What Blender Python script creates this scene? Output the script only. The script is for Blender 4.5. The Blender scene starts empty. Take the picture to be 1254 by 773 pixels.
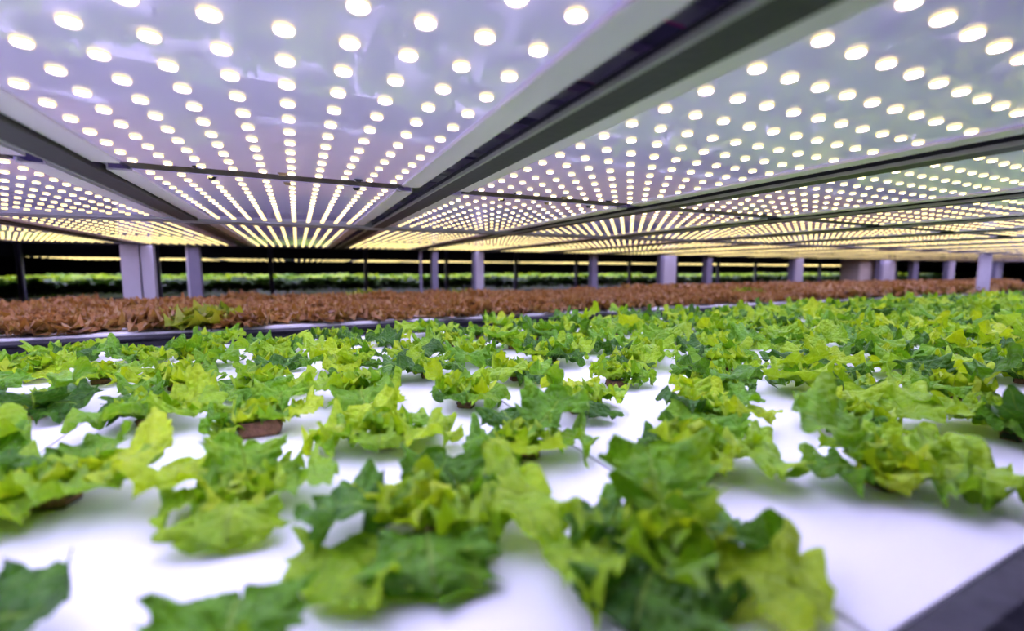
import bpy, bmesh, math, random
import numpy as np
from mathutils import Matrix, Vector, noise as mnoise
random.seed(7)
sc = bpy.context.scene
COL = sc.collection
h = 0.24                      # camera height above the white raft boards (m)
H = h / 1.27                  # camera to light-panel distance (m)
ZC = h + H                    # height of the light panels
R = math.radians

# ------------------------------------------------------------------ camera
yaw, pit = 0.4483, -0.0988
F = Vector((math.sin(yaw)*math.cos(pit), math.cos(yaw)*math.cos(pit), math.sin(pit)))
RT = F.cross(Vector((0, 0, 1))).normalized(); UP = RT.cross(F)
cam = bpy.data.cameras.new('camera'); camo = bpy.data.objects.new('camera', cam); COL.objects.link(camo)
M = Matrix((RT, UP, -F)).transposed().to_4x4(); M.translation = (0, 0, h)
camo.matrix_world = M
cam.sensor_fit = 'HORIZONTAL'; cam.sensor_width = 36; cam.lens = 545.08/1254*36
cam.clip_start = 0.01; cam.clip_end = 200
cam.dof.use_dof = True; cam.dof.focus_distance = 1.02; cam.dof.aperture_fstop = 1.75
sc.camera = camo
# ------------------------------------------------------------------ world, exposure
w = bpy.data.worlds.new('world'); sc.world = w; w.use_nodes = True
w.node_tree.nodes['Background'].inputs[0].default_value = (.55, .55, .7, 1)
w.node_tree.nodes['Background'].inputs[1].default_value = 0.012
sc.view_settings.view_transform = 'Standard'; sc.view_settings.look = 'None'
sc.view_settings.gamma = 1; sc.view_settings.use_curve_mapping = False
sc.view_settings.exposure = 0.12
LED_POWER = 75.0

# ------------------------------------------------------------------ materials
def mat(name, col, rough=.5, metal=0, spec=.5, noise=None, bump=None, coat=0, coat_rough=.05, coat_ior=1.5):
    m = bpy.data.materials.new(name); m.use_nodes = True
    nt = m.node_tree; b = nt.nodes['Principled BSDF']
    b.inputs['Base Color'].default_value = (*col, 1); b.inputs['Roughness'].default_value = rough
    b.inputs['Metallic'].default_value = metal; b.inputs['Specular IOR Level'].default_value = spec
    b.inputs['Coat Weight'].default_value = coat; b.inputs['Coat Roughness'].default_value = coat_rough; b.inputs['Coat IOR'].default_value = coat_ior
    tc = nt.nodes.new('ShaderNodeTexCoord')
    if noise:
        sc_, amt = noise
        n = nt.nodes.new('ShaderNodeTexNoise'); n.inputs['Scale'].default_value = sc_; n.inputs['Detail'].default_value = 5
        nt.links.new(tc.outputs['Object'], n.inputs['Vector'])
        mx = nt.nodes.new('ShaderNodeMix'); mx.data_type = 'RGBA'
        mx.inputs[6].default_value = (*[c*(1-amt) for c in col], 1); mx.inputs[7].default_value = (*[min(1, c*(1+amt)) for c in col], 1)
        nt.links.new(n.outputs['Fac'], mx.inputs[0]); nt.links.new(mx.outputs[2], b.inputs['Base Color'])
    if bump:
        bs, st = bump
        n2 = nt.nodes.new('ShaderNodeTexNoise'); n2.inputs['Scale'].default_value = bs; n2.inputs['Detail'].default_value = 4
        nt.links.new(tc.outputs['Object'], n2.inputs['Vector'])
        bp = nt.nodes.new('ShaderNodeBump'); bp.inputs['Strength'].default_value = st; bp.inputs['Distance'].default_value = .004
        nt.links.new(n2.outputs['Fac'], bp.inputs['Height']); nt.links.new(bp.outputs[0], b.inputs['Normal'])
    return m
def emit(name, col, s):
    m = bpy.data.materials.new(name); m.use_nodes = True; nt = m.node_tree; nt.nodes.clear()
    e = nt.nodes.new('ShaderNodeEmission'); e.inputs[0].default_value = (*col, 1); e.inputs[1].default_value = s
    o = nt.nodes.new('ShaderNodeOutputMaterial'); nt.links.new(e.outputs[0], o.inputs[0]); return m

def leaf_mat(name, c_dark, c_mid, c_light, vein, trans=.38, edge=None, basecol=None, nscale=3.2):
    """leaf: colour varies from leaf to leaf, pale midrib and side veins laid out on the leaf's own UVs"""
    m = bpy.data.materials.new(name); m.use_nodes = True; nt = m.node_tree
    N = nt.nodes; L = nt.links; b = N['Principled BSDF']; out = N['Material Output']
    def math_(op, a, bb=None, c=None):
        n = N.new('ShaderNodeMath'); n.operation = op
        for i, v in enumerate((a, bb, c)):
            if v is None: continue
            if isinstance(v, (int, float)): n.inputs[i].default_value = v
            else: L.new(v, n.inputs[i])
        return n.outputs[0]
    uv = N.new('ShaderNodeUVMap'); uv.uv_map = 'UVMap'
    sx = N.new('ShaderNodeSeparateXYZ'); L.new(uv.outputs[0], sx.inputs[0])
    u = math_('ABSOLUTE', math_('SUBTRACT', sx.outputs[0], .5)); v = sx.outputs[1]   # u 0 at midrib .. .5 at edge
    oi = N.new('ShaderNodeObjectInfo'); geo = N.new('ShaderNodeNewGeometry')
    rnd = math_('FRACT', math_('ADD', oi.outputs['Random'], geo.outputs['Random Per Island']))
    tc = N.new('ShaderNodeTexCoord')
    nz = N.new('ShaderNodeTexNoise'); nz.inputs['Scale'].default_value = nscale; nz.inputs['Detail'].default_value = 3
    L.new(tc.outputs['Object'], nz.inputs['Vector'])
    fac = math_('ADD', rnd, math_('MULTIPLY', math_('SUBTRACT', nz.outputs['Fac'], .5), .9))
    ramp = N.new('ShaderNodeValToRGB'); cr = ramp.color_ramp
    cr.elements[0].position = .1; cr.elements[0].color = (*c_dark, 1)
    cr.elements[1].position = .95; cr.elements[1].color = (*c_light, 1)
    e = cr.elements.new(.5); e.color = (*c_mid, 1)
    L.new(fac, ramp.inputs[0]); col = ramp.outputs[0]
    def mix(f, a, bcol):
        mx = N.new('ShaderNodeMix'); mx.data_type = 'RGBA'; L.new(f, mx.inputs[0]); L.new(a, mx.inputs[6])
        mx.inputs[7].default_value = (*bcol, 1); return mx.outputs[2]
    if edge: col = mix(math_('MULTIPLY', math_('POWER', math_('MULTIPLY', u, 2), 3), .75), col, edge)
    if basecol: col = mix(math_('POWER', math_('SUBTRACT', 1, v), 2.0), col, basecol)
    rib = math_('SUBTRACT', 1, math_('SMOOTH_MIN', math_('MULTIPLY', u, math_('ADD', 16, math_('MULTIPLY', v, 28))), 1, .1))
    side = math_('ABSOLUTE', math_('SINE', math_('MULTIPLY', math_('SUBTRACT', v, math_('MULTIPLY', u, .55)), 24)))
    side = math_('MULTIPLY', math_('SUBTRACT', 1, math_('SMOOTH_MIN', math_('MULTIPLY', side, 6), 1, .1)), .45)
    vn = math_('MAXIMUM', rib, side)
    col = mix(math_('MULTIPLY', vn, .7), col, vein)
    # blistered surface
    wv = N.new('ShaderNodeTexVoronoi'); wv.inputs['Scale'].default_value = 13
    L.new(tc.outputs['Object'], wv.inputs['Vector'])
    hh = math_('SUBTRACT', math_('MULTIPLY', wv.outputs['Distance'], -1.0), math_('MULTIPLY', vn, .8))
    bp = N.new('ShaderNodeBump'); bp.inputs['Strength'].default_value = .9; bp.inputs['Distance'].default_value = .005
    L.new(hh, bp.inputs['Height']); L.new(bp.outputs[0], b.inputs['Normal'])
    L.new(col, b.inputs['Base Color']); b.inputs['Roughness'].default_value = .40; b.inputs['Specular IOR Level'].default_value = .38
    tr = N.new('ShaderNodeBsdfTranslucent')
    mx2 = N.new('ShaderNodeMix'); mx2.data_type = 'RGBA'; mx2.blend_type = 'MULTIPLY'; mx2.inputs[0].default_value = 1
    L.new(col, mx2.inputs[6]); mx2.inputs[7].default_value = (1.15, 1.12, .4, 1); L.new(mx2.outputs[2], tr.inputs[0])
    ms = N.new('ShaderNodeMixShader'); ms.inputs[0].default_value = trans
    L.new(b.outputs[0], ms.inputs[1]); L.new(tr.outputs[0], ms.inputs[2]); L.new(ms.outputs[0], out.inputs[0])
    return m

M_RAFT = mat('raft_foam', (.88, .88, .88), .55, spec=.3, noise=(3, .02), bump=(180, .15))
M_TRAY = mat('tray_plastic', (.020, .020, .028), .55, spec=.35, noise=(38, .75), bump=(55, .9))
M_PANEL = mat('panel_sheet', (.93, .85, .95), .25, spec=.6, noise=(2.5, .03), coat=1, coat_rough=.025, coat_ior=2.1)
_b = M_PANEL.node_tree.nodes['Principled BSDF']      # violet glow added to brighten the sheet beyond its greenish bounce light
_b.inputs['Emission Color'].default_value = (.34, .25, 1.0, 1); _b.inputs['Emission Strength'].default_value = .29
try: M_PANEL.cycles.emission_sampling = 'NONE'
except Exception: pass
M_RAIL = mat('rail_white', (.96, .88, .97), .45, noise=(6, .03), coat=1, coat_rough=.3, coat_ior=1.8)
M_BEAM = mat('beam_dark', (.016, .016, .02), .5, metal=0, noise=(14, .4), bump=(90, .2))
M_LIP = mat('lip_galvanised', (.42, .43, .40), .4, metal=.6, noise=(30, .3))
M_CROSS = mat('cross_grey', (.40, .40, .45), .4, noise=(10, .1))
M_UNDER = mat('under_tray', (.16, .16, .19), .6, noise=(8, .3))
M_SLAT = mat('slat_grey', (.62, .60, .64), .5, noise=(8, .2))
M_PINK = mat('slat_pink', (.75, .12, .32), .5)
M_POST = mat('post_paint', (.47, .46, .50), .45, noise=(12, .08))
M_POSTD = mat('post_grey', (.20, .19, .26), .5, noise=(12, .15))
M_CONC = mat('column_beige', (.60, .52, .44), .7, noise=(8, .1))
M_FLOOR = mat('floor_concrete', (.05, .05, .055), .7, noise=(3, .3))
M_WALL = mat('wall_dark', (.02, .02, .025), .8, noise=(2, .3))
M_BLACK = mat('clip_black', (.02, .02, .02), .4)
M_BRASS = mat('connector_tan', (.42, .30, .14), .4)
M_PLUG = mat('sponge_plug', (.23, .11, .06), .9, noise=(45, .65), bump=(150, .9))
M_ALGAE = mat('plug_algae', (.035, .06, .02), .9, noise=(60, .5), bump=(150, .9))
M_LED = emit('led_white', (.785, .73, 1.32), LED_POWER)
M_PHOS = emit('led_phosphor', (1, .78, .30), 2.3)
try: M_PHOS.cycles.emission_sampling = 'NONE'
except Exception: pass
M_LEAF = leaf_mat('lettuce_leaf', (.045, .15, .012), (.15, .38, .014), (.36, .58, .018), (.42, .64, .12), trans=.32)
M_HEART = leaf_mat('lettuce_heart', (.18, .40, .014), (.36, .57, .016), (.50, .66, .02), (.50, .70, .13), trans=.38)
M_RED = leaf_mat('red_leaf', (.09, .035, .016), (.37, .16, .045), (.50, .36, .15), (.46, .34, .10), trans=.28, edge=(.43, .19, .065), basecol=(.26, .27, .03), nscale=11)
M_YEL = leaf_mat('yellow_leaf', (.16, .26, .02), (.33, .42, .03), (.46, .46, .05), (.5, .55, .2), trans=.4)
M_DEEP = leaf_mat('deep_leaf', (.03, .09, .015), (.06, .15, .02), (.10, .20, .03), (.1, .14, .04), trans=.25)  # deep green lettuce; also stands in for shade low in the far crop

# ------------------------------------------------------------------ helpers
def link(o, parent=None):
    COL.objects.link(o)
    if parent: o.parent = parent
    return o
def mesh_obj(name, bm, mats, parent=None, loc=(0, 0, 0), smooth=False):
    me = bpy.data.meshes.new(name); bm.to_mesh(me); bm.free()
    for m in (mats if isinstance(mats, (list, tuple)) else [mats]): me.materials.append(m)
    if smooth:
        for p in me.polygons: p.use_smooth = True
    o = bpy.data.objects.new(name, me); o.location = loc
    return link(o, parent)
def tag(o, label=None, cat=None, group=None, kind=None):
    if label: o['label'] = label
    if cat: o['category'] = cat
    if group: o['group'] = group
    if kind: o['kind'] = kind
    return o
def empty(name, loc, label=None, cat=None, group=None):
    o = bpy.data.objects.new(name, None); o.location = loc; o.empty_display_size = .02
    link(o); return tag(o, label, cat, group)
def box(bm, x0, x1, y0, y1, z0, z1, bev=0, mi=0):
    r = bmesh.ops.create_cube(bm, size=1)
    vs = r['verts']
    for v in vs:
        v.co = Vector(((x0+x1)/2+v.co.x*(x1-x0), (y0+y1)/2+v.co.y*(y1-y0), (z0+z1)/2+v.co.z*(z1-z0)))
    fs = {f for v in vs for f in v.link_faces}
    for f in fs: f.material_index = mi
    if bev:
        es = {e for v in vs for e in v.link_edges}
        bmesh.ops.bevel(bm, geom=list(es), offset=bev, segments=2, affect='EDGES', profile=.5)
def extrude_profile(bm, pts, a0, a1, axis='x', mi=0):
    """closed profile pts (p, z) run along an axis from a0 to a1"""
    def P(a, p, z): return (a, p, z) if axis == 'x' else (p, a, z)
    A = [bm.verts.new(P(a0, *q)) for q in pts]; B = [bm.verts.new(P(a1, *q)) for q in pts]
    n = len(pts); fs = []
    for i in range(n): fs.append(bm.faces.new((A[i], A[(i+1) % n], B[(i+1) % n], B[i])))
    fs.append(bm.faces.new(A[::-1])); fs.append(bm.faces.new(B))
    for f in fs: f.material_index = mi
    bmesh.ops.recalc_face_normals(bm, faces=fs)
def copy_obj(o, parent=None, loc=None):
    c = o.copy(); COL.objects.link(c)
    if parent: c.parent = parent
    if loc is not None: c.location = loc
    return c

# ------------------------------------------------------------------ the hall
XL, XR, YN, YF, ZF, ZT = -16*h*1.0, 160*h, -9*h, 60*h, -.95, 2.6
def struct(name, x0, x1, y0, y1, z0, z1, m):
    bm = bmesh.new(); box(bm, x0, x1, y0, y1, z0, z1); o = mesh_obj(name, bm, m); tag(o, kind='structure'); return o
XL = -34*h
struct('floor', XL, XR, YN, YF, ZF-.1, ZF, M_FLOOR)
struct('ceiling', XL, XR, YN, YF, ZT, ZT+.1, M_WALL)
struct('wall_back', XL, XR, YF, YF+.1, ZF, ZT, M_WALL)
struct('wall_left', XL-.1, XL, YN, YF, ZF, ZT, M_WALL)
struct('wall_right', XR, XR+.1, YN, YF, ZF, ZT, M_WALL)

# ------------------------------------------------------------------ beds: trays and rafts
def tray(y0, y1, x0, x1, label):
    t = empty('grow_tray', ((x0+x1)/2, (y0+y1)/2, -.32*h), label, 'tray')
    ox, oy, oz = t.location
    def wall(yo, yi, s):
        # yo outer face, yi inner face; bead along the top
        return [(yo-oy, -.30*h-oz), (yo-oy, -.075*h-oz), (yo-s*.03*h-oy, -.06*h-oz), (yo-s*.035*h-oy, -.025*h-oz), (yo+s*.01*h-oy, .0*h-oz),
                (yo+s*.03*h-oy, .012*h-oz), (yi-s*.02*h-oy, .012*h-oz), (yi-oy, 0-oz), (yi-oy, -.30*h-oz)]
    bm = bmesh.new(); extrude_profile(bm, wall(y0, y0+.14*h, 1), x0-ox, x1-ox); mesh_obj('front_rim', bm, M_TRAY, t)
    bm = bmesh.new(); extrude_profile(bm, wall(y1, y1-.12*h, -1), x0-ox, x1-ox); mesh_obj('back_rim', bm, M_TRAY, t)
    bm = bmesh.new(); box(bm, x0-ox, x1-ox, y0-oy, y1-oy, -.34*h-oz, -.30*h-oz); mesh_obj('tray_base', bm, M_TRAY, t)
    return t
X0, X1 = -15*h, 62*h
tray(.43*h, 7.3*h, X0, X1, 'long dark plastic tray holding the green lettuce beside the camera aisle')
tray(8.60*h, 15.6*h, X0, X1, 'long dark plastic tray holding the red-brown lettuce behind the green bed')
def rafts(ya, yb, xs, lab, grp, jit, z0=0):
    for k in xs:
        xa, xb = (1.39+2.72*k)*h, (1.39+2.72*(k+1))*h
        bm = bmesh.new(); w2 = (xb-xa)/2-.010*h
        box(bm, -w2, w2, -(yb-ya)*h/2, (yb-ya)*h/2, -.16*h, 0, bev=.008*h)
        o = mesh_obj('raft_board', bm, M_RAFT, None, ((xa+xb)/2, (ya+yb)/2*h+random.uniform(-jit, jit)*h, z0*h+random.uniform(0, jit)*h*.4))
        tag(o, lab, 'raft', grp)
rafts(.575, 7.16, range(-4, 14), 'white foam raft board with green lettuces growing in it', 'white rafts of the green bed', 0)
rafts(8.82, 15.40, range(-6, 20), 'white foam raft board under the red-brown lettuces', 'white rafts of the red bed', .04, .03)

# ------------------------------------------------------------------ light panels
LEDR = .035*H
def led_bm(bm, x, y, n=8, r=LEDR, d=.015*H, rec=.006*H):
    """round LED pointing down: a glowing yellow phosphor cup (slot 1) with the white face (slot 0) set a little inside it"""
    rings = []
    for rr, z in ((r*1.06, 0), (r, -d), (r*.94, -d), (r*.9, -d+rec)):
        rings.append([bm.verts.new((x+rr*math.cos(2*math.pi*i/n), y+rr*math.sin(2*math.pi*i/n), z)) for i in range(n)])
    for a, b in zip(rings, rings[1:]):
        for i in range(n):
            f = bm.faces.new((a[i], b[i], b[(i+1) % n], a[(i+1) % n])); f.material_index = 1
    f = bm.faces.new(rings[-1][::-1]); f.material_index = 0
PX, PW = 3.38, 2.94
def cx(i): return -.135+PX*i
DX, DY = .2575, .3045
led_mesh = None; grid_mesh = None; board_mesh = None; rail_mesh = None
def shared(name, build, mats):
    bm = bmesh.new(); build(bm); me = bpy.data.meshes.new(name); bm.to_mesh(me); bm.free()
    for m in mats: me.materials.append(m)
    return me
PL = 4.49                                               # panel length in H
def b_board(bm): box(bm, -1.27*H, 1.27*H, -PL/2*H, PL/2*H, 0, .03*H)
def b_rail(bm):   # white C rail, its lower face a little below the sheet
    extrude_profile(bm, [(-.1*H, -.022*H), (.1*H, -.022*H), (.1*H, .10*H), (.085*H, .10*H), (.085*H, -.005*H), (-.085*H, -.005*H), (-.085*H, .03*H), (-.1*H, .03*H)], -PL/2*H, PL/2*H, 'y')
def b_grid(n):
    def f(bm):
        for a in range(10):
            for b in range(15): led_bm(bm, (a-4.5)*DX*H, (b-7)*DY*H, n)
    return f
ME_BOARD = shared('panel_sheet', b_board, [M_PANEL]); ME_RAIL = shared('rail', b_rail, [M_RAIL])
ME_LED = shared('led', lambda bm: led_bm(bm, 0, 0, 14), [M_LED, M_PHOS])
ME_GRID = shared('led_grid', b_grid(8), [M_LED, M_PHOS]); ME_GRIDF = shared('led_grid_far', b_grid(5), [M_LED, M_PHOS])
def b_clip(bm):
    box(bm, -.03*H, .03*H, -.018*H, .018*H, -.03*H, 0, bev=.006*H); box(bm, -.042*H, .042*H, -.006*H, .006*H, -.012*H, 0)
ME_CLIP = shared('clip', b_clip, [M_BLACK]); ME_CONN = shared('connector', b_clip, [M_BRASS])
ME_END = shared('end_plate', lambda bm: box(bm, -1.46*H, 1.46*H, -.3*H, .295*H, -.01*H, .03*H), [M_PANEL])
ME_GAP_SHADE = shared('gap_shade_strip', lambda bm: box(bm, -1.27*H, 1.27*H, -.15*H, .15*H, .004*H, .03*H), [M_BLACK])  # black strip added so the open gap between panels reads dark
def mk(name, me, parent, loc, rz=0):
    o = bpy.data.objects.new(name, me); o.location = loc; o.rotation_euler = (0, 0, rz); return link(o, parent)
YC = [(.83+5.32)/2, (5.65+10.14)/2, (10.88+15.37)/2, (15.68+20.17)/2]
NAMES = {0: 'over the front of the green bed', 1: 'over the back of the green bed', 2: 'over the front of the red bed', 3: 'over the back of the red bed'}
def panel(i, j):
    x, y = cx(i)*H, YC[j]*H
    p = empty('light_panel', (x, y, ZC), 'LED light panel with white rails '+NAMES[j], 'light panel', 'LED panels '+NAMES[j])
    near = j == 0 and i in (0, 1)
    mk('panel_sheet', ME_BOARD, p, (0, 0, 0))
    for s in (-1, 1): mk('rail', ME_RAIL, p, (s*1.375*H, 0, 0), 0 if s > 0 else math.pi)
    if j in (0, 2): mk('gap_shade_strip', ME_GAP_SHADE, p, (0, (PL/2+.165)*H, 0))
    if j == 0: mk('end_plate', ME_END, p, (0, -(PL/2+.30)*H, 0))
    if near:
        for a in range(10):
            for b in range(15): mk('led', ME_LED, p, ((a-4.5)*DX*H, (b-7)*DY*H, 0))
    else:
        tag(mk('led_grid', ME_GRIDF if (j > 1 or i > 3) else ME_GRID, p, (0, 0, 0)), kind='stuff')
    if i in (-1, 0, 1, 2) and j < 2:
        s = 1 if j == 0 else -1
        for xo, me, nm in ((-.72, ME_CLIP, 'clip'), (.0, ME_CONN, 'connector'), (.10, ME_CLIP, 'clip'), (.74, ME_CLIP, 'clip')):
            if nm == 'clip' and abs(xo) < .2: continue
            mk(nm, me, p, ((xo-.02*s+DX*.25)*H, s*(PL/2-.10)*H, 0))
    return p
for j in range(4):
    for i in range(-6 if j > 1 else -3, 12 if j < 2 else 20): panel(i, j)
# dark beams hanging between neighbouring panels, one under each rack
def beam(i, ya, yb, lab, grp):
    xm = (cx(i)+PX/2)*H
    b = empty('channel_beam', (xm, (ya+yb)/2*H, ZC-.06*H), lab, 'beam', grp)
    L2 = (yb-ya)/2*H
    bm = bmesh.new()
    extrude_profile(bm, [(-.04*H, 0), (.2*H, 0), (.2*H, .085*H), (.185*H, .085*H), (.185*H, .015*H), (-.025*H, .015*H), (-.025*H, .085*H), (-.04*H, .085*H)], -L2, L2, 'y')
    mesh_obj('channel', bm, M_BEAM, b)
    bm = bmesh.new(); extrude_profile(bm, [(-.065*H, -.004*H), (-.04*H, -.004*H), (-.04*H, .03*H), (-.065*H, .03*H)], -L2, L2, 'y'); mesh_obj('lip', bm, M_LIP, b)
    return b
for i in range(-3, 11): beam(i, .83, 10.14, 'dark steel channel beam between LED panels over the green bed', 'beams over the green bed')
for i in range(-6, 19): beam(i, 10.88, 20.17, 'dark steel channel beam between LED panels over the red bed', 'beams over the red bed')
# cross bars along the racks' edges
def crossbar(ya, yb, x0, x1, lab, m=M_CROSS):
    bm = bmesh.new()
    a, b = ya*H, yb*H
    extrude_profile(bm, [(a, 0), (b, 0), (b, .3*H), (b-.03*H, .3*H), (b-.03*H, .03*H), (a+.03*H, .03*H), (a+.03*H, .3*H), (a, .3*H)], x0*H, x1*H, 'x')
    for v in bm.verts: v.co.z += ZC-.05*H
    tag(mesh_obj('cross_beam', bm, m), lab, 'beam')
crossbar(10.18, 10.44, -19, 68, 'light grey cross beam ending the panels over the green bed')
crossbar(10.56, 10.84, -19, 68, 'light grey cross beam starting the panels over the red bed')
crossbar(20.2, 20.6, -19, 68, 'dark cross beam along the far edge of the red bed rack', M_BEAM)
# undersides of the next tier, with cross slats and pink marks seen through the gaps
def upper(ya, yb, x0, x1, lab, slats):
    t = empty('upper_tray', ((x0+x1)/2*H, (ya+yb)/2*H, ZC+.21*H), lab, 'tray')
    ox, oy, _ = t.location
    bm = bmesh.new(); box(bm, x0*H-ox, x1*H-ox, ya*H-oy, yb*H-oy, 0, .05*H); mesh_obj('tray_underside', bm, M_UNDER, t)
    if slats:
        y = ya+.2; k = 0
        while y < yb-.3:
            wd = (.16, .3, .14, .42)[k % 4]
            bm = bmesh.new(); box(bm, -2.1*H-ox, 6*H-ox, y*H-oy, (y+wd)*H-oy, -.05*H, 0); mesh_obj('slat', bm, M_SLAT, t)
            if k % 3 != 1:
                bm = bmesh.new(); box(bm, -2.1*H-ox, 6*H-ox, (y+wd)*H-oy, (y+wd+.05)*H-oy, -.03*H, 0); mesh_obj('pink_strip', bm, M_PINK, t)
            y += wd+(.16, .1, .3)[k % 3]; k += 1
upper(.6, 10.15, -19, 68, 'dark underside of the next tier above the green bed panels', True)
upper(10.88, 20.17, -19, 68, 'dark underside of the next tier above the red bed panels', False)

# ------------------------------------------------------------------ posts
def ray_x(px, Y):
    d = F*545.08+RT*(px-627)-UP*(345-386.5)
    return d.x/d.y*Y
def post(pa, pb, Y, m, lab, dep=.3, kind='c', m2=None, top=None):
    xa, xb = ray_x(pa, Y*h), ray_x(pb, Y*h); xm = (xa+xb)/2; w2 = (xb-xa)/2*.94; d = dep*h
    zt = (ZC-.06*H if top is None else top)
    p = empty('rack_post', (xm, Y*h, ZF), lab, 'post')
    bm = bmesh.new(); t = min(.05*h, w2*.35)
    if kind == 'c':
        pts = [(-w2, 0), (w2, 0), (w2, d), (w2-t, d), (w2-t, t), (-w2+t, t), (-w2+t, d), (-w2, d)]
    else:
        pts = [(w2*math.cos(a*math.pi/6), w2*math.sin(a*math.pi/6)) for a in range(12)]
    A = [bm.verts.new((x, y, 0)) for x, y in pts]; B = [bm.verts.new((x, y, zt-ZF)) for x, y in pts]
    n = len(pts)
    for i in range(n): bm.faces.new((A[i], A[(i+1) % n], B[(i+1) % n], B[i]))
    bm.faces.new(A[::-1]); bm.faces.new(B); bmesh.ops.recalc_face_normals(bm, faces=bm.faces)
    mesh_obj('post_profile', bm, m, p)
    bm = bmesh.new(); box(bm, -w2*1.5, w2*1.5, -.08*h, d+.08*h, 0, .02); mesh_obj('foot_plate', bm, m, p)
    if kind == 'c' and m2:
        bm = bmesh.new(); box(bm, -w2*1.45, -w2*1.02, .02*h, d, .02, zt-ZF); mesh_obj('side_strip', bm, m2, p)
    return p
PY = 15.85
post(149, 173, PY, M_POST, 'wide pale lavender rack post, left one of a touching pair')
post(174.5, 190, PY, M_POST, 'narrower pale rack post, right one of a touching pair')
post(232, 247, PY+.3, M_POSTD, 'grey rack post with a pale strip beside the paired posts', m2=M_POST)
post(513.5, 517.5, PY, M_POSTD, 'thin round grey pipe standing behind the red lettuces', kind='r')
post(529.5, 537, PY+.2, M_POSTD, 'dark grey slim rack post next to the thin pipe')
post(583, 593, PY, M_POST, 'pale rack post with a dark shade strip, second post from the thin pipe', m2=M_POSTD)  # dark side strip stands for the post's shaded left side
post(725, 732, PY+.2, M_POSTD, 'dark grey slim rack post midway between two pale posts')
post(812, 828, PY, M_POST, 'broad pale rack post with a dark edge, standing alone', m2=M_POSTD)
post(865, 872, PY+.2, M_POSTD, 'dark grey slim rack post right beside the broad pale post')
post(973, 983, PY, M_POST, 'pale rack post with a wide dark edge, next to the beige column', m2=M_POSTD)
post(1080, 1095, PY, M_POST, 'pale rack post standing against the beige column', m2=M_POSTD)
post(1117, 1124, PY+.5, M_POSTD, 'dark slim rack post past the beige column')
post(1161, 1168, PY, M_POST, 'slim pale rack post with a dark edge near the front post', m2=M_POSTD)
post(1197, 1213, 8.53, M_POST, 'tall pale rack post between the green bed and the red bed', dep=.06)
post(1219, 1227, PY, M_POST, 'slim pale rack post behind the one between the beds', m2=M_POSTD)
def column():
    xa, xb = ray_x(1052, 16.4*h), ray_x(1096, 16.4*h)
    c = empty('building_column', ((xa+xb)/2, 16.4*h, ZF), 'broad beige square building column behind the red bed', 'column')
    bm = bmesh.new(); box(bm, -(xb-xa)/2, (xb-xa)/2, 0, 1.2*h, 0, ZT-ZF-.002, bev=.02); mesh_obj('shaft', bm, M_CONC, c)
    bm = bmesh.new(); box(bm, -(xb-xa)*.55, (xb-xa)*.55, -.1*h, 1.3*h, 0, .3, bev=.02); mesh_obj('plinth', bm, M_CONC, c)
column()

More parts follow.
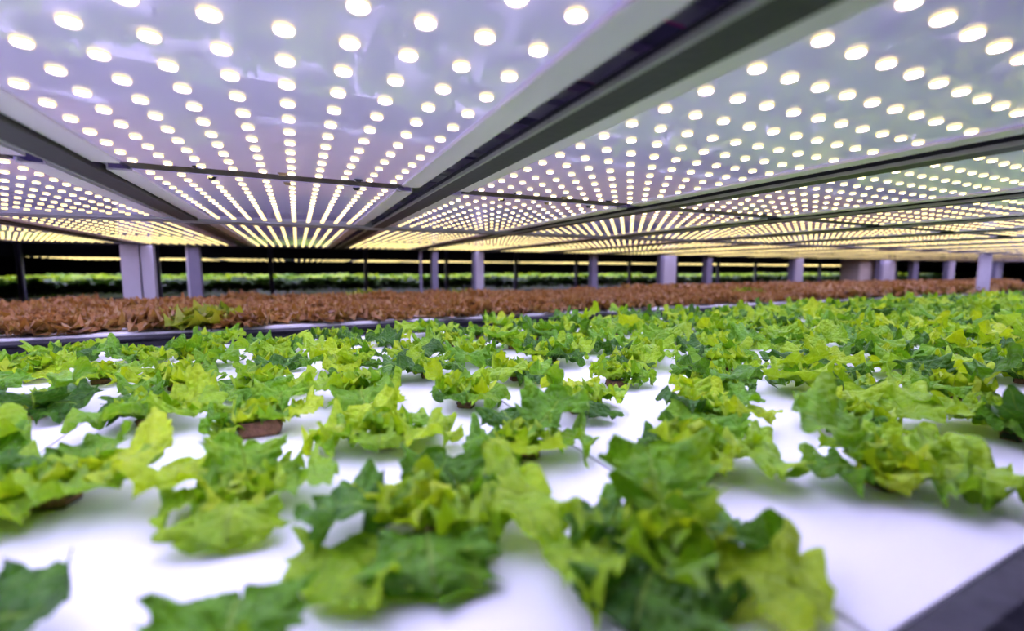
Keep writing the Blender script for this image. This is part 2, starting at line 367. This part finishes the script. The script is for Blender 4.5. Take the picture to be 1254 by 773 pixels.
# ------------------------------------------------------------------ leaves
PROFILE = [(0, .055), (.12, .075), (.25, .17), (.4, .31), (.55, .41), (.7, .45), (.82, .40), (.92, .27), (.98, .12), (1, .03)]
def prof(v):
    for (a, wa), (b, wb) in zip(PROFILE, PROFILE[1:]):
        if v <= b: t = (v-a)/(b-a); t = t*t*(3-2*t); return wa+(wb-wa)*t
    return .03
def leaf_into(bm, uvl, rng, nv=44, nu=14, W=1.0, bend=-1.0, cup=.15, ruf=.10, teeth=.34, nt=5, twist=0, mi=0, xf=None):
    """one ragged lettuce leaf, base at the origin, growing along +Y, upper side +Z"""
    th = []
    for s in (-1, 1):
        l = []
        for k in range(nt):
            v0 = .30+.66*(k+.5)/nt+rng.uniform(-.03, .03)
            l.append((v0, rng.uniform(.5, .75)*.66/nt, rng.uniform(.55, 1.25)*teeth))
            for q in (-.36, .36):
                if rng.random() < .8: l.append((v0+q*.66/nt+rng.uniform(-.012, .012), .2*.66/nt, rng.uniform(.4, .85)*teeth))
        th.append(l)
    ph = [rng.uniform(0, 6.28) for _ in range(6)]; fr = [rng.uniform(2.0, 3.2), rng.uniform(2.0, 3.2), rng.uniform(4.5, 6.5), rng.uniform(4.5, 6.5)]
    crk = .055; sd = rng.uniform(0, 50)
    rows = []; sy = sz = 0; dv = 1/nv; side_bend = rng.uniform(-.12, .12)
    for a in range(nv+1):
        v = a/nv; ang = bend*v*v*.75+bend*.25*v
        if a: sy += math.cos(ang)*dv; sz += math.sin(ang)*dv
        row = []
        for b in range(nu+1):
            u = -1+2*b/nu; si = 0 if u < 0 else 1; au = abs(u)
            t = 0
            for (v0, d, am) in th[si]:
                x = (v-v0)/d
                t = max(t, am*max(0, 1-abs(x))**1.15)
            wv = prof(v)*W
            e = au**2.2
            x = (u*wv)*(1+(t-.12)*e*1.0)
            fwd = t*e*wv*.55
            zz = cup*wv*au**1.6
            r = ruf*au**1.8*min(1, v*2.2)
            zz += r*(math.sin(fr[si]*6.28*v+ph[si]+au)+.6*math.sin(fr[2+si]*6.28*v+ph[2+si]+2*au))
            zz += .022*math.sin(9*v+ph[4]+3*u)*(1-au)*v + .02*math.sin(17*v+5*u+ph[5])*v
            zz += crk*(mnoise.noise(Vector((u*3.2, v*8, sd)))+.55*mnoise.noise(Vector((u*7, v*17, sd+9))))*min(1, v*3)
            x += side_bend*v*v
            tw = twist*v
            x, zz = x*math.cos(tw)-zz*math.sin(tw), x*math.sin(tw)+zz*math.cos(tw)
            n = (-math.sin(ang), math.cos(ang))
            co = Vector((x, sy+fwd*math.cos(ang)+zz*n[0], sz+fwd*math.sin(ang)+zz*n[1]))
            if xf is not None: co = xf @ co
            row.append(bm.verts.new(co))
        rows.append(row)
    for a in range(nv):
        for b in range(nu):
            f = bm.faces.new((rows[a][b], rows[a][b+1], rows[a+1][b+1], rows[a+1][b])); f.smooth = True; f.material_index = mi
            for lp, (p, q) in zip(f.loops, ((b, a), (b+1, a), (b+1, a+1), (b, a+1))): lp[uvl].uv = (p/nu, q/nv)
def leaf_mesh(name, seed, m, **k):
    bm = bmesh.new(); uvl = bm.loops.layers.uv.new('UVMap'); leaf_into(bm, uvl, random.Random(seed), **k)
    me = bpy.data.meshes.new(name); bm.to_mesh(me); bm.free(); me.materials.append(m); return me
def rosette_mesh(name, seed, m, n, elev, length, spread=.04, zscale=1.0, **k):
    rng = random.Random(seed); bm = bmesh.new(); uvl = bm.loops.layers.uv.new('UVMap')
    for i in range(n):
        az = i*2.399+rng.uniform(-.3, .3); q = i/max(1, n-1)
        el = elev[0]+(elev[1]-elev[0])*q+rng.uniform(-.15, .15); ln = length[0]+(length[1]-length[0])*q; ln *= rng.uniform(.85, 1.15)
        xf = Matrix.Translation((spread*math.cos(az)*(1-q*.6), spread*math.sin(az)*(1-q*.6), .01)) @ Matrix.Rotation(az-math.pi/2, 4, 'Z') @ Matrix.Rotation(rng.uniform(-.35, .35), 4, 'Y') @ Matrix.Rotation(el, 4, 'X') @ Matrix.Scale(ln, 4)
        leaf_into(bm, uvl, rng, xf=xf, **k)
    if zscale != 1:
        for v in bm.verts: v.co.z *= zscale
    lo = min(v.co.z for v in bm.verts)
    if lo < .004:
        for v in bm.verts: v.co.z = max(v.co.z, .004)
    me = bpy.data.meshes.new(name); bm.to_mesh(me); bm.free(); me.materials.append(m); return me

BIG = {}      # leaf meshes by habit: flat, arch, erect, droop
for i in range(6): BIG.setdefault('arch', []).append(leaf_mesh('leaf_arch', 10+i, M_LEAF, bend=-1.0-.12*i, cup=.12, ruf=.125, teeth=.38, W=1.05+.05*(i % 3)))
for i in range(4): BIG.setdefault('flat', []).append(leaf_mesh('leaf_flat', 30+i, M_LEAF, bend=-.45, cup=.22, ruf=.09, teeth=.38, W=1.12))
for i in range(4): BIG.setdefault('erect', []).append(leaf_mesh('leaf_erect', 50+i, M_LEAF, bend=-.7, cup=.45, ruf=.10, W=1.1, twist=.3-.2*i))
for i in range(4): BIG.setdefault('droop', []).append(leaf_mesh('leaf_droop', 70+i, M_LEAF, bend=-1.9, cup=-.12, ruf=.10, W=1.15))
for i in range(4): BIG.setdefault('curly', []).append(leaf_mesh('leaf_curly', 90+i, M_LEAF, bend=-1.1, cup=.1, ruf=.17, W=1.0, teeth=.4, nt=7))
LIGHT = {}    # the same habits in the paler colour of young leaves
for k, l in BIG.items():
    LIGHT[k] = []
    for me in l:
        c = me.copy(); c.materials.clear(); c.materials.append(M_HEART); LIGHT[k].append(c)
HEART = [rosette_mesh('heart', 200+i, M_HEART, 12, (.45, 1.45), (.22, .13), nv=16, nu=8, ruf=.24, cup=.5, bend=-.5, W=1.25, teeth=.5, nt=6) for i in range(5)]
def b_plug(seed):
    def f(bm):
        rng = random.Random(seed)
        box(bm, -.075, .075, -.06, .06, 0, .062, bev=.016)
        for v in bm.verts: v.co += Vector((rng.uniform(-.008, .008), rng.uniform(-.008, .008), rng.uniform(-.006, .006) if v.co.z > .02 else 0))
        for fc in bm.faces: fc.material_index = 1 if rng.random() < .3 else 0
    return f
PLUG = [shared('sponge_plug', b_plug(i), [M_PLUG, M_ALGAE]) for i in range(3)]

LV = {}
def place_leaf(p, me, az, ln, el, roll=0, z=.03, off=.03):
    if me.name not in LV:
        co = np.empty(len(me.vertices)*3, np.float32); me.vertices.foreach_get('co', co); LV[me.name] = co.reshape(-1, 3)
    for _ in range(16):                     # lift a leaf that would dip into the board
        rz = (Matrix.Rotation(R(roll), 3, 'Y') @ Matrix.Rotation(R(el), 3, 'X'))[2]
        if float((LV[me.name] @ np.array(rz)).min())*ln+z > .004: break
        el += 4
    o = bpy.data.objects.new('leaf', me)
    o.location = (off*h*math.cos(R(az)), off*h*math.sin(R(az)), z*h)
    o.rotation_euler = (R(el), R(roll), R(az-90)); o.scale = (ln*h,)*3
    return link(o, p)
GEN = 'green frilly lettuce in the crowded part of the white raft bed'
SPEC = {  # (column, row) -> label, plug scale, leaves: (azimuth, length, elevation, habit, variant, light?, roll)
 (1, 0): ('large ragged green lettuce beside the board seam closest to the tray edge', .9, [
    (66, .62, 56, 'erect', 0, 0, 10), (165, .60, 22, 'curly', 0, 0, 0), (-2, .54, 30, 'arch', 1, 0, -10), (-58, .66, 14, 'flat', 1, 1, 0),
    (212, .60, 14, 'droop', 1, 0, 0), (120, .50, 40, 'arch', 2, 0, 0), (25, .42, 54, 'erect', 1, 1, 0), (255, .40, 22, 'curly', 1, 0, 0)]),
 (0, 0): ('spreading green lettuce with a dark ragged leaf hanging to the bare board', .8, [
    (250, .60, 22, 'droop', 0, 0, 0), (206, .66, 10, 'flat', 0, 1, 8), (152, .64, 34, 'arch', 0, 0, 0), (-8, .76, 34, 'arch', 3, 1, 12),
    (60, .5, 45, 'erect', 2, 0, 0), (105, .48, 40, 'arch', 4, 1, 0), (-52, .44, 26, 'arch', 5, 1, 0), (20, .45, 48, 'curly', 2, 0, 0)]),
 (3, 0): ('lettuce with a broad upright yellow-green leaf near the tray corner edge', .9, [
    (122, .70, 56, 'erect', 1, 1, -8), (160, .50, 34, 'arch', 2, 0, 0), (-34, .74, 30, 'arch', 0, 0, 10), (-78, .56, 10, 'curly', 3, 0, 0),
    (10, .60, 38, 'curly', 0, 0, 0), (60, .45, 45, 'arch', 4, 0, 0), (210, .34, 40, 'curly', 1, 1, 0)]),
 (2, 0): ('green lettuce sending one leaf sideways over a bare patch of board', .8, [
    (-40, .66, 18, 'arch', 5, 0, 0), (70, .44, 45, 'erect', 3, 0, 0), (120, .44, 40, 'curly', 2, 0, 0), (10, .46, 35, 'arch', 1, 0, 0), (165, .34, 35, 'curly', 0, 1, 0)]),
 (-1, 0): ('lettuce at the board front whose wide leaf rises beside open white board', .8, [
    (80, .56, 22, 'flat', 2, 0, 0), (150, .40, 22, 'arch', 1, 0, 0), (-60, .36, 18, 'droop', 2, 0, 0), (250, .46, 14, 'arch', 0, 0, 0)]),
 (-2, 0): ('lettuce at the board front with a plain dark leaf and bare board beyond', .8, [
    (4, .56, 24, 'flat', 3, 0, 0), (-50, .46, 26, 'arch', 5, 0, 0), (140, .46, 30, 'arch', 4, 0, 0), (230, .46, 20, 'arch', 2, 0, 0)]),
 (-1, 1): ('lettuce with a pale lobed leaf pointing down towards open white board', .8, [
    (258, .56, 16, 'droop', 3, 1, 0), (-10, .54, 24, 'flat', 0, 0, -6), (146, .64, 38, 'arch', 1, 1, 8), (95, .5, 44, 'erect', 3, 0, 0), (40, .4, 40, 'curly', 3, 0, 0), (184, .44, 34, 'arch', 3, 0, 0)]),
 (-2, 1): ('dense lettuce with a wide smooth pale leaf and dark soil at its foot', .9, [
    (-40, .58, 28, 'flat', 1, 1, 0), (196, .64, 30, 'arch', 2, 0, 0), (0, .66, 36, 'flat', 2, 1, 10), (240, .50, 14, 'curly', 1, 0, 0), (110, .56, 36, 'arch', 0, 0, 0), (60, .46, 42, 'erect', 0, 1, 0), (150, .58, 40, 'arch', 5, 0, 0)]),
 (-1, 2): ('lettuce raised on a bare brown sponge plug beside open white board', 1.55, [
    (-20, .56, 30, 'flat', 0, 1, 0), (206, .40, 4, 'arch', 4, 1, 0), (120, .50, 40, 'arch', 2, 0, 0), (60, .50, 48, 'erect', 2, 0, 0), (165, .46, 40, 'curly', 2, 0, 0), (15, .36, 44, 'curly', 0, 1, 0)]),
 (1, 1): ('lettuce with a pale smooth leaf in front and dark veined leaves at its side', .9, [
    (246, .54, 30, 'flat', 3, 1, 0), (-24, .56, 24, 'curly', 1, 0, 0), (22, .62, 50, 'erect', 2, 0, 0), (85, .50, 44, 'arch', 1, 0, 0), (160, .50, 34, 'curly', 3, 0, 0), (200, .44, 34, 'arch', 4, 1, 0)]),
 (3, 2): ('sparse lettuce leaning off its dark plug on the open white board', 1.0, [
    (-24, .50, 30, 'arch', 1, 1, 0), (35, .42, 44, 'curly', 1, 0, 0), (90, .36, 50, 'erect', 1, 1, 0), (-60, .34, 12, 'arch', 3, 0, 0)]),
}
def in_frame(x, y, margin=.5):
    """generous test whether a plant at x, y (in h) could show"""
    return -.43*y-margin-.45 < x < 3.35*y+margin+.6
rng = random.Random(21)
habits = ['arch', 'arch', 'flat', 'erect', 'droop', 'curly', 'curly']
plants = 0
for k in range(-7, 42):
    X = .41+.68*k
    for n in range(0, 8):
        Y = (1.03 if k % 2 else 1.54)+1.02*n
        if Y > 6.8 or not in_frame(X, Y): continue
        x = X+rng.uniform(-.04, .04); y = Y+rng.uniform(-.05, .05)
        far = math.hypot(x, y)
        sp = SPEC.get((k, n))
        p = empty('green_lettuce', (x*h, y*h, 0), sp[0] if sp else GEN, 'lettuce', None if sp else 'green lettuces in the near bed')
        ps = sp[1] if sp else rng.uniform(.6, .9)
        g = mk('sponge_plug', PLUG[plants % 3], p, (0, -.02*h, 0), rng.uniform(-.4, .4)-yaw); g.scale = (h*ps,)*3
        dens = min(1, max(0, (X+Y*.3-.5)/6))
        if sp:
            for az, ln, el, hb, vi, li, ro in sp[2]:
                src = (LIGHT if li else BIG)[hb]; place_leaf(p, src[vi % len(src)], az+rng.uniform(-4, 4), ln*.66, el, ro)
        else:
            nl = rng.choice((5, 5, 6, 6)) + (1 if dens > .5 else 0); a0 = rng.uniform(0, 360)
            for q in range(nl):
                hb = rng.choice(habits); src = (LIGHT if rng.random() < .34 else BIG)[hb]
                el = rng.uniform(14, 52)+(8 if hb == 'erect' else 0)
                ln = rng.uniform(.27, .44)*(1+.25*dens)*(1.0 if el < 40 else .9)
                place_leaf(p, rng.choice(src), a0+q*360/nl*1.0+rng.uniform(-18, 18), ln, el, rng.uniform(-18, 18))
        he = mk('heart', HEART[plants % 5], p, (0, 0, .045*h), rng.uniform(0, 6.28)); he.scale = (h*rng.uniform(.7, 1.0),)*3
        plants += 1
print('green plants', plants)

# ------------------------------------------------------------------ red bed
def red_variants(m, s0, cnt, n=90, nv=6, nu=6, lens=(.235, .14)):
    return [rosette_mesh('rosette', s0+i, m, n, (.35, 1.45), lens, nv=nv, nu=nu, ruf=.30, cup=.35, bend=-.6, W=1.1, teeth=.6, nt=3, spread=.20) for i in range(cnt)]
LOW = red_variants(M_RED, 380, 3, 26, 6, 4, (.40, .26))
RED = red_variants(M_RED, 300, 6); YEL = red_variants(M_YEL, 330, 2, 44, lens=(.36, .24)); DEEP = red_variants(M_DEEP, 350, 1, 30)
def near_px(px, Y): return ray_x(px, Y*h)/h
specials = [(near_px(240, 9.1), 9.1, YEL[0], 1.15, 'yellow-green lettuce in the front row among the red-brown lettuces'),
            (near_px(447, 14.6), 14.6, YEL[1], 1.2, 'yellow-green lettuce tuft in the back rows of the red-brown bed'),
            (near_px(562, 14.4), 14.4, YEL[0], 1.0, 'yellowish lettuce beside a pale post in the red-brown bed'),
            (near_px(915, 11.0), 11.0, YEL[1], 1.1, 'yellow-green lettuce near the dark slim post in the red-brown bed'),
            (near_px(1157, 11.6), 11.6, DEEP[0], 1.7, 'tall dark green lettuce standing among the red-brown lettuces')]
cand = []; rng = random.Random(5)
for k in range(-24, 78):
    X = .41+.62*k
    for n in range(10):
        Y = 9.08+.70*n+(.35 if k % 2 else 0)
        if Y > 15.3 or not in_frame(X, Y, .3) or X > 52: continue
        x = X+rng.uniform(-.1, .1); y = Y+rng.uniform(-.13, .13)
        if any(math.hypot(x-s[0], y-s[1]) < .42 for s in specials): continue
        cand.append((math.hypot(x, y), x, y))
cand.sort()
print('red plants', len(cand))
for d, x, y in cand[:300]:
    o = bpy.data.objects.new('red_lettuce', rng.choice(RED)); o.location = (x*h, y*h, .06*h); o.rotation_euler = (0, 0, rng.uniform(0, 6.28))
    s = h*rng.uniform(.95, 1.35); o.scale = (s, s, s*rng.uniform(.75, 1.35)); link(o)
    tag(o, 'red-brown frilly lettuce in the bed behind the green lettuces', 'lettuce', 'red lettuces in the back bed')
for x, y, me, s, lab in specials:
    o = bpy.data.objects.new('mixed_lettuce', me); o.location = (x*h, y*h, .06*h); o.scale = (s*h,)*3; link(o); tag(o, lab, 'lettuce')
# the farthest ones together
def merge(name, items, m):
    """many placed copies of small all-quad meshes as one mesh"""
    cache = {}; V = []; Q = []; U = []; off = 0
    for me, xf in items:
        if me.name not in cache:
            co = np.empty(len(me.vertices)*3, np.float32); me.vertices.foreach_get('co', co)
            q = np.empty(len(me.loops), np.int32); me.loops.foreach_get('vertex_index', q)
            uv = np.empty(len(me.loops)*2, np.float32); me.uv_layers[0].data.foreach_get('uv', uv)
            cache[me.name] = (co.reshape(-1, 3), q, uv)
        co, q, uv = cache[me.name]; A = np.array(xf)
        V.append(co @ A[:3, :3].T+A[:3, 3]); Q.append(q+off); U.append(uv); off += len(co)
    V = np.concatenate(V).astype(np.float32); Q = np.concatenate(Q); U = np.concatenate(U)
    me = bpy.data.meshes.new(name); me.vertices.add(len(V)); me.vertices.foreach_set('co', V.ravel())
    me.loops.add(len(Q)); me.loops.foreach_set('vertex_index', Q)
    me.polygons.add(len(Q)//4); me.polygons.foreach_set('loop_start', np.arange(0, len(Q), 4, dtype=np.int32))
    me.uv_layers.new(name='UVMap').data.foreach_set('uv', U)
    me.update(calc_edges=True); me.polygons.foreach_set('use_smooth', np.ones(len(Q)//4, bool)); me.materials.append(m)
    return link(bpy.data.objects.new(name, me))
items = []
for d, x, y in cand[300:]:
    s = h*rng.uniform(.95, 1.35)
    items.append((rng.choice(LOW), Matrix.Translation((x*h, y*h, .06*h)) @ Matrix.Rotation(rng.uniform(0, 6.28), 4, 'Z') @ Matrix.Diagonal((s, s, s*.88, 1))))
if items:
    o = merge('red_lettuce_rows', items, M_RED); tag(o, 'far rows of red-brown lettuces running away along the back bed', 'lettuces', kind='stuff')

# ------------------------------------------------------------------ the rack across the aisle, far behind
def far_rack():
    ya, yb = 29, 43; x0, x1 = -14, 110
    t = empty('far_tray', ((x0+x1)/2*h, ya*h, -.5*h), 'dark bed front of the rack across the far aisle', 'tray')
    ox, oy, oz = t.location
    bm = bmesh.new(); box(bm, x0*h-ox, x1*h-ox, ya*h-oy, yb*h-oy, -.9*h-oz, -.42*h-oz); mesh_obj('tray_body', bm, M_BEAM, t)
    bm = bmesh.new(); box(bm, x0*h-ox, x1*h-ox, (ya-.12)*h-oy, ya*h-oy, -.75*h-oz, -.35*h-oz, bev=.03*h); mesh_obj('tray_rim', bm, M_BEAM, t)
    u = empty('far_upper_tray', ((x0+x1)/2*h, ya*h, 1.0*h+h), 'dark edge of the tier above the far rack', 'tray')
    ox, oy, oz = u.location
    bm = bmesh.new(); box(bm, x0*h-ox, x1*h-ox, ya*h-oy, yb*h-oy, 1.93*h-oz, 2.3*h-oz); mesh_obj('tray_body', bm, M_UNDER, u)
    bm = bmesh.new(); box(bm, x0*h-ox, x1*h-ox, (ya-.1)*h-oy, ya*h-oy, 1.70*h-oz, 2.5*h-oz, bev=.03*h); mesh_obj('tray_rim', bm, M_BEAM, u)
    # dense far crop
    rng = random.Random(77); items = []
    base = leaf_mesh('far_leaf', 5, M_HEART, nv=4, nu=4, bend=-.9, ruf=.12, W=1.2)
    low = []
    for i in range(8000):
        x = x0+(x1-x0)*rng.random()**1.35; up = rng.random() < .62
        if up: y = ya+1.7+10*rng.random(); z = rng.uniform(.36, .60)*h; el = rng.uniform(.1, .8)
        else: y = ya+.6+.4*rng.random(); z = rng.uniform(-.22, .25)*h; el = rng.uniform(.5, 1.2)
        xf = Matrix.Translation((x*h, y*h, z)) @ Matrix.Rotation(rng.uniform(0, 6.28), 4, 'Z') @ Matrix.Rotation(el, 4, 'X') @ Matrix.Scale(rng.uniform(.5, .75)*h, 4)
        (items if up else low).append((base, xf))
    tag(merge('far_green_crop', items, M_HEART), 'bright green leafy tops of the crop across the far aisle', 'crop', kind='stuff')
    tag(merge('far_shaded_crop', low, M_DEEP), 'lower crop leaves coloured dark for shade across the far aisle', 'crop', kind='stuff')  # lower leaves take the deep leaf colour in place of shade
    for i in range(0, 20):
        x = (-12+i*4.6)*h
        p = empty('light_panel', (x, 36*h, 1.86*h), 'distant LED panel glowing yellow under the far rack tier', 'light panel', 'distant LED panels')
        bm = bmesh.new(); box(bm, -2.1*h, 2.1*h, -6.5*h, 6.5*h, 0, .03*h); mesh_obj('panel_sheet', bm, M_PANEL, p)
        o = mk('led_grid', ME_GRIDF, p, (0, 0, 0)); o.scale = (2.0, 3.6, 2.0); tag(o, kind='stuff')
    for i in range(16):
        x = (-11.5+i*5.1)*h
        p = empty('rack_post', (x, (ya-.45)*h, ZF), 'dark upright post of the rack across the far aisle', 'post', 'far rack posts')
        bm = bmesh.new(); extrude_c(bm, .10*h, .2*h, 2.4*h-ZF); mesh_obj('post_profile', bm, M_POSTD, p)
        bm = bmesh.new(); box(bm, -.25*h, .25*h, -.05*h, .25*h, 0, .02); mesh_obj('foot_plate', bm, M_POSTD, p)
def extrude_c(bm, w2, d, z):
    t = .04*h; pts = [(-w2, 0), (w2, 0), (w2, d), (w2-t, d), (w2-t, t), (-w2+t, t), (-w2+t, d), (-w2, d)]
    A = [bm.verts.new((x, -y, 0)) for x, y in pts]; B = [bm.verts.new((x, -y, z)) for x, y in pts]; n = len(pts)
    for i in range(n): bm.faces.new((A[i], A[(i+1) % n], B[(i+1) % n], B[i]))
    bm.faces.new(A[::-1]); bm.faces.new(B); bmesh.ops.recalc_face_normals(bm, faces=bm.faces)
far_rack()
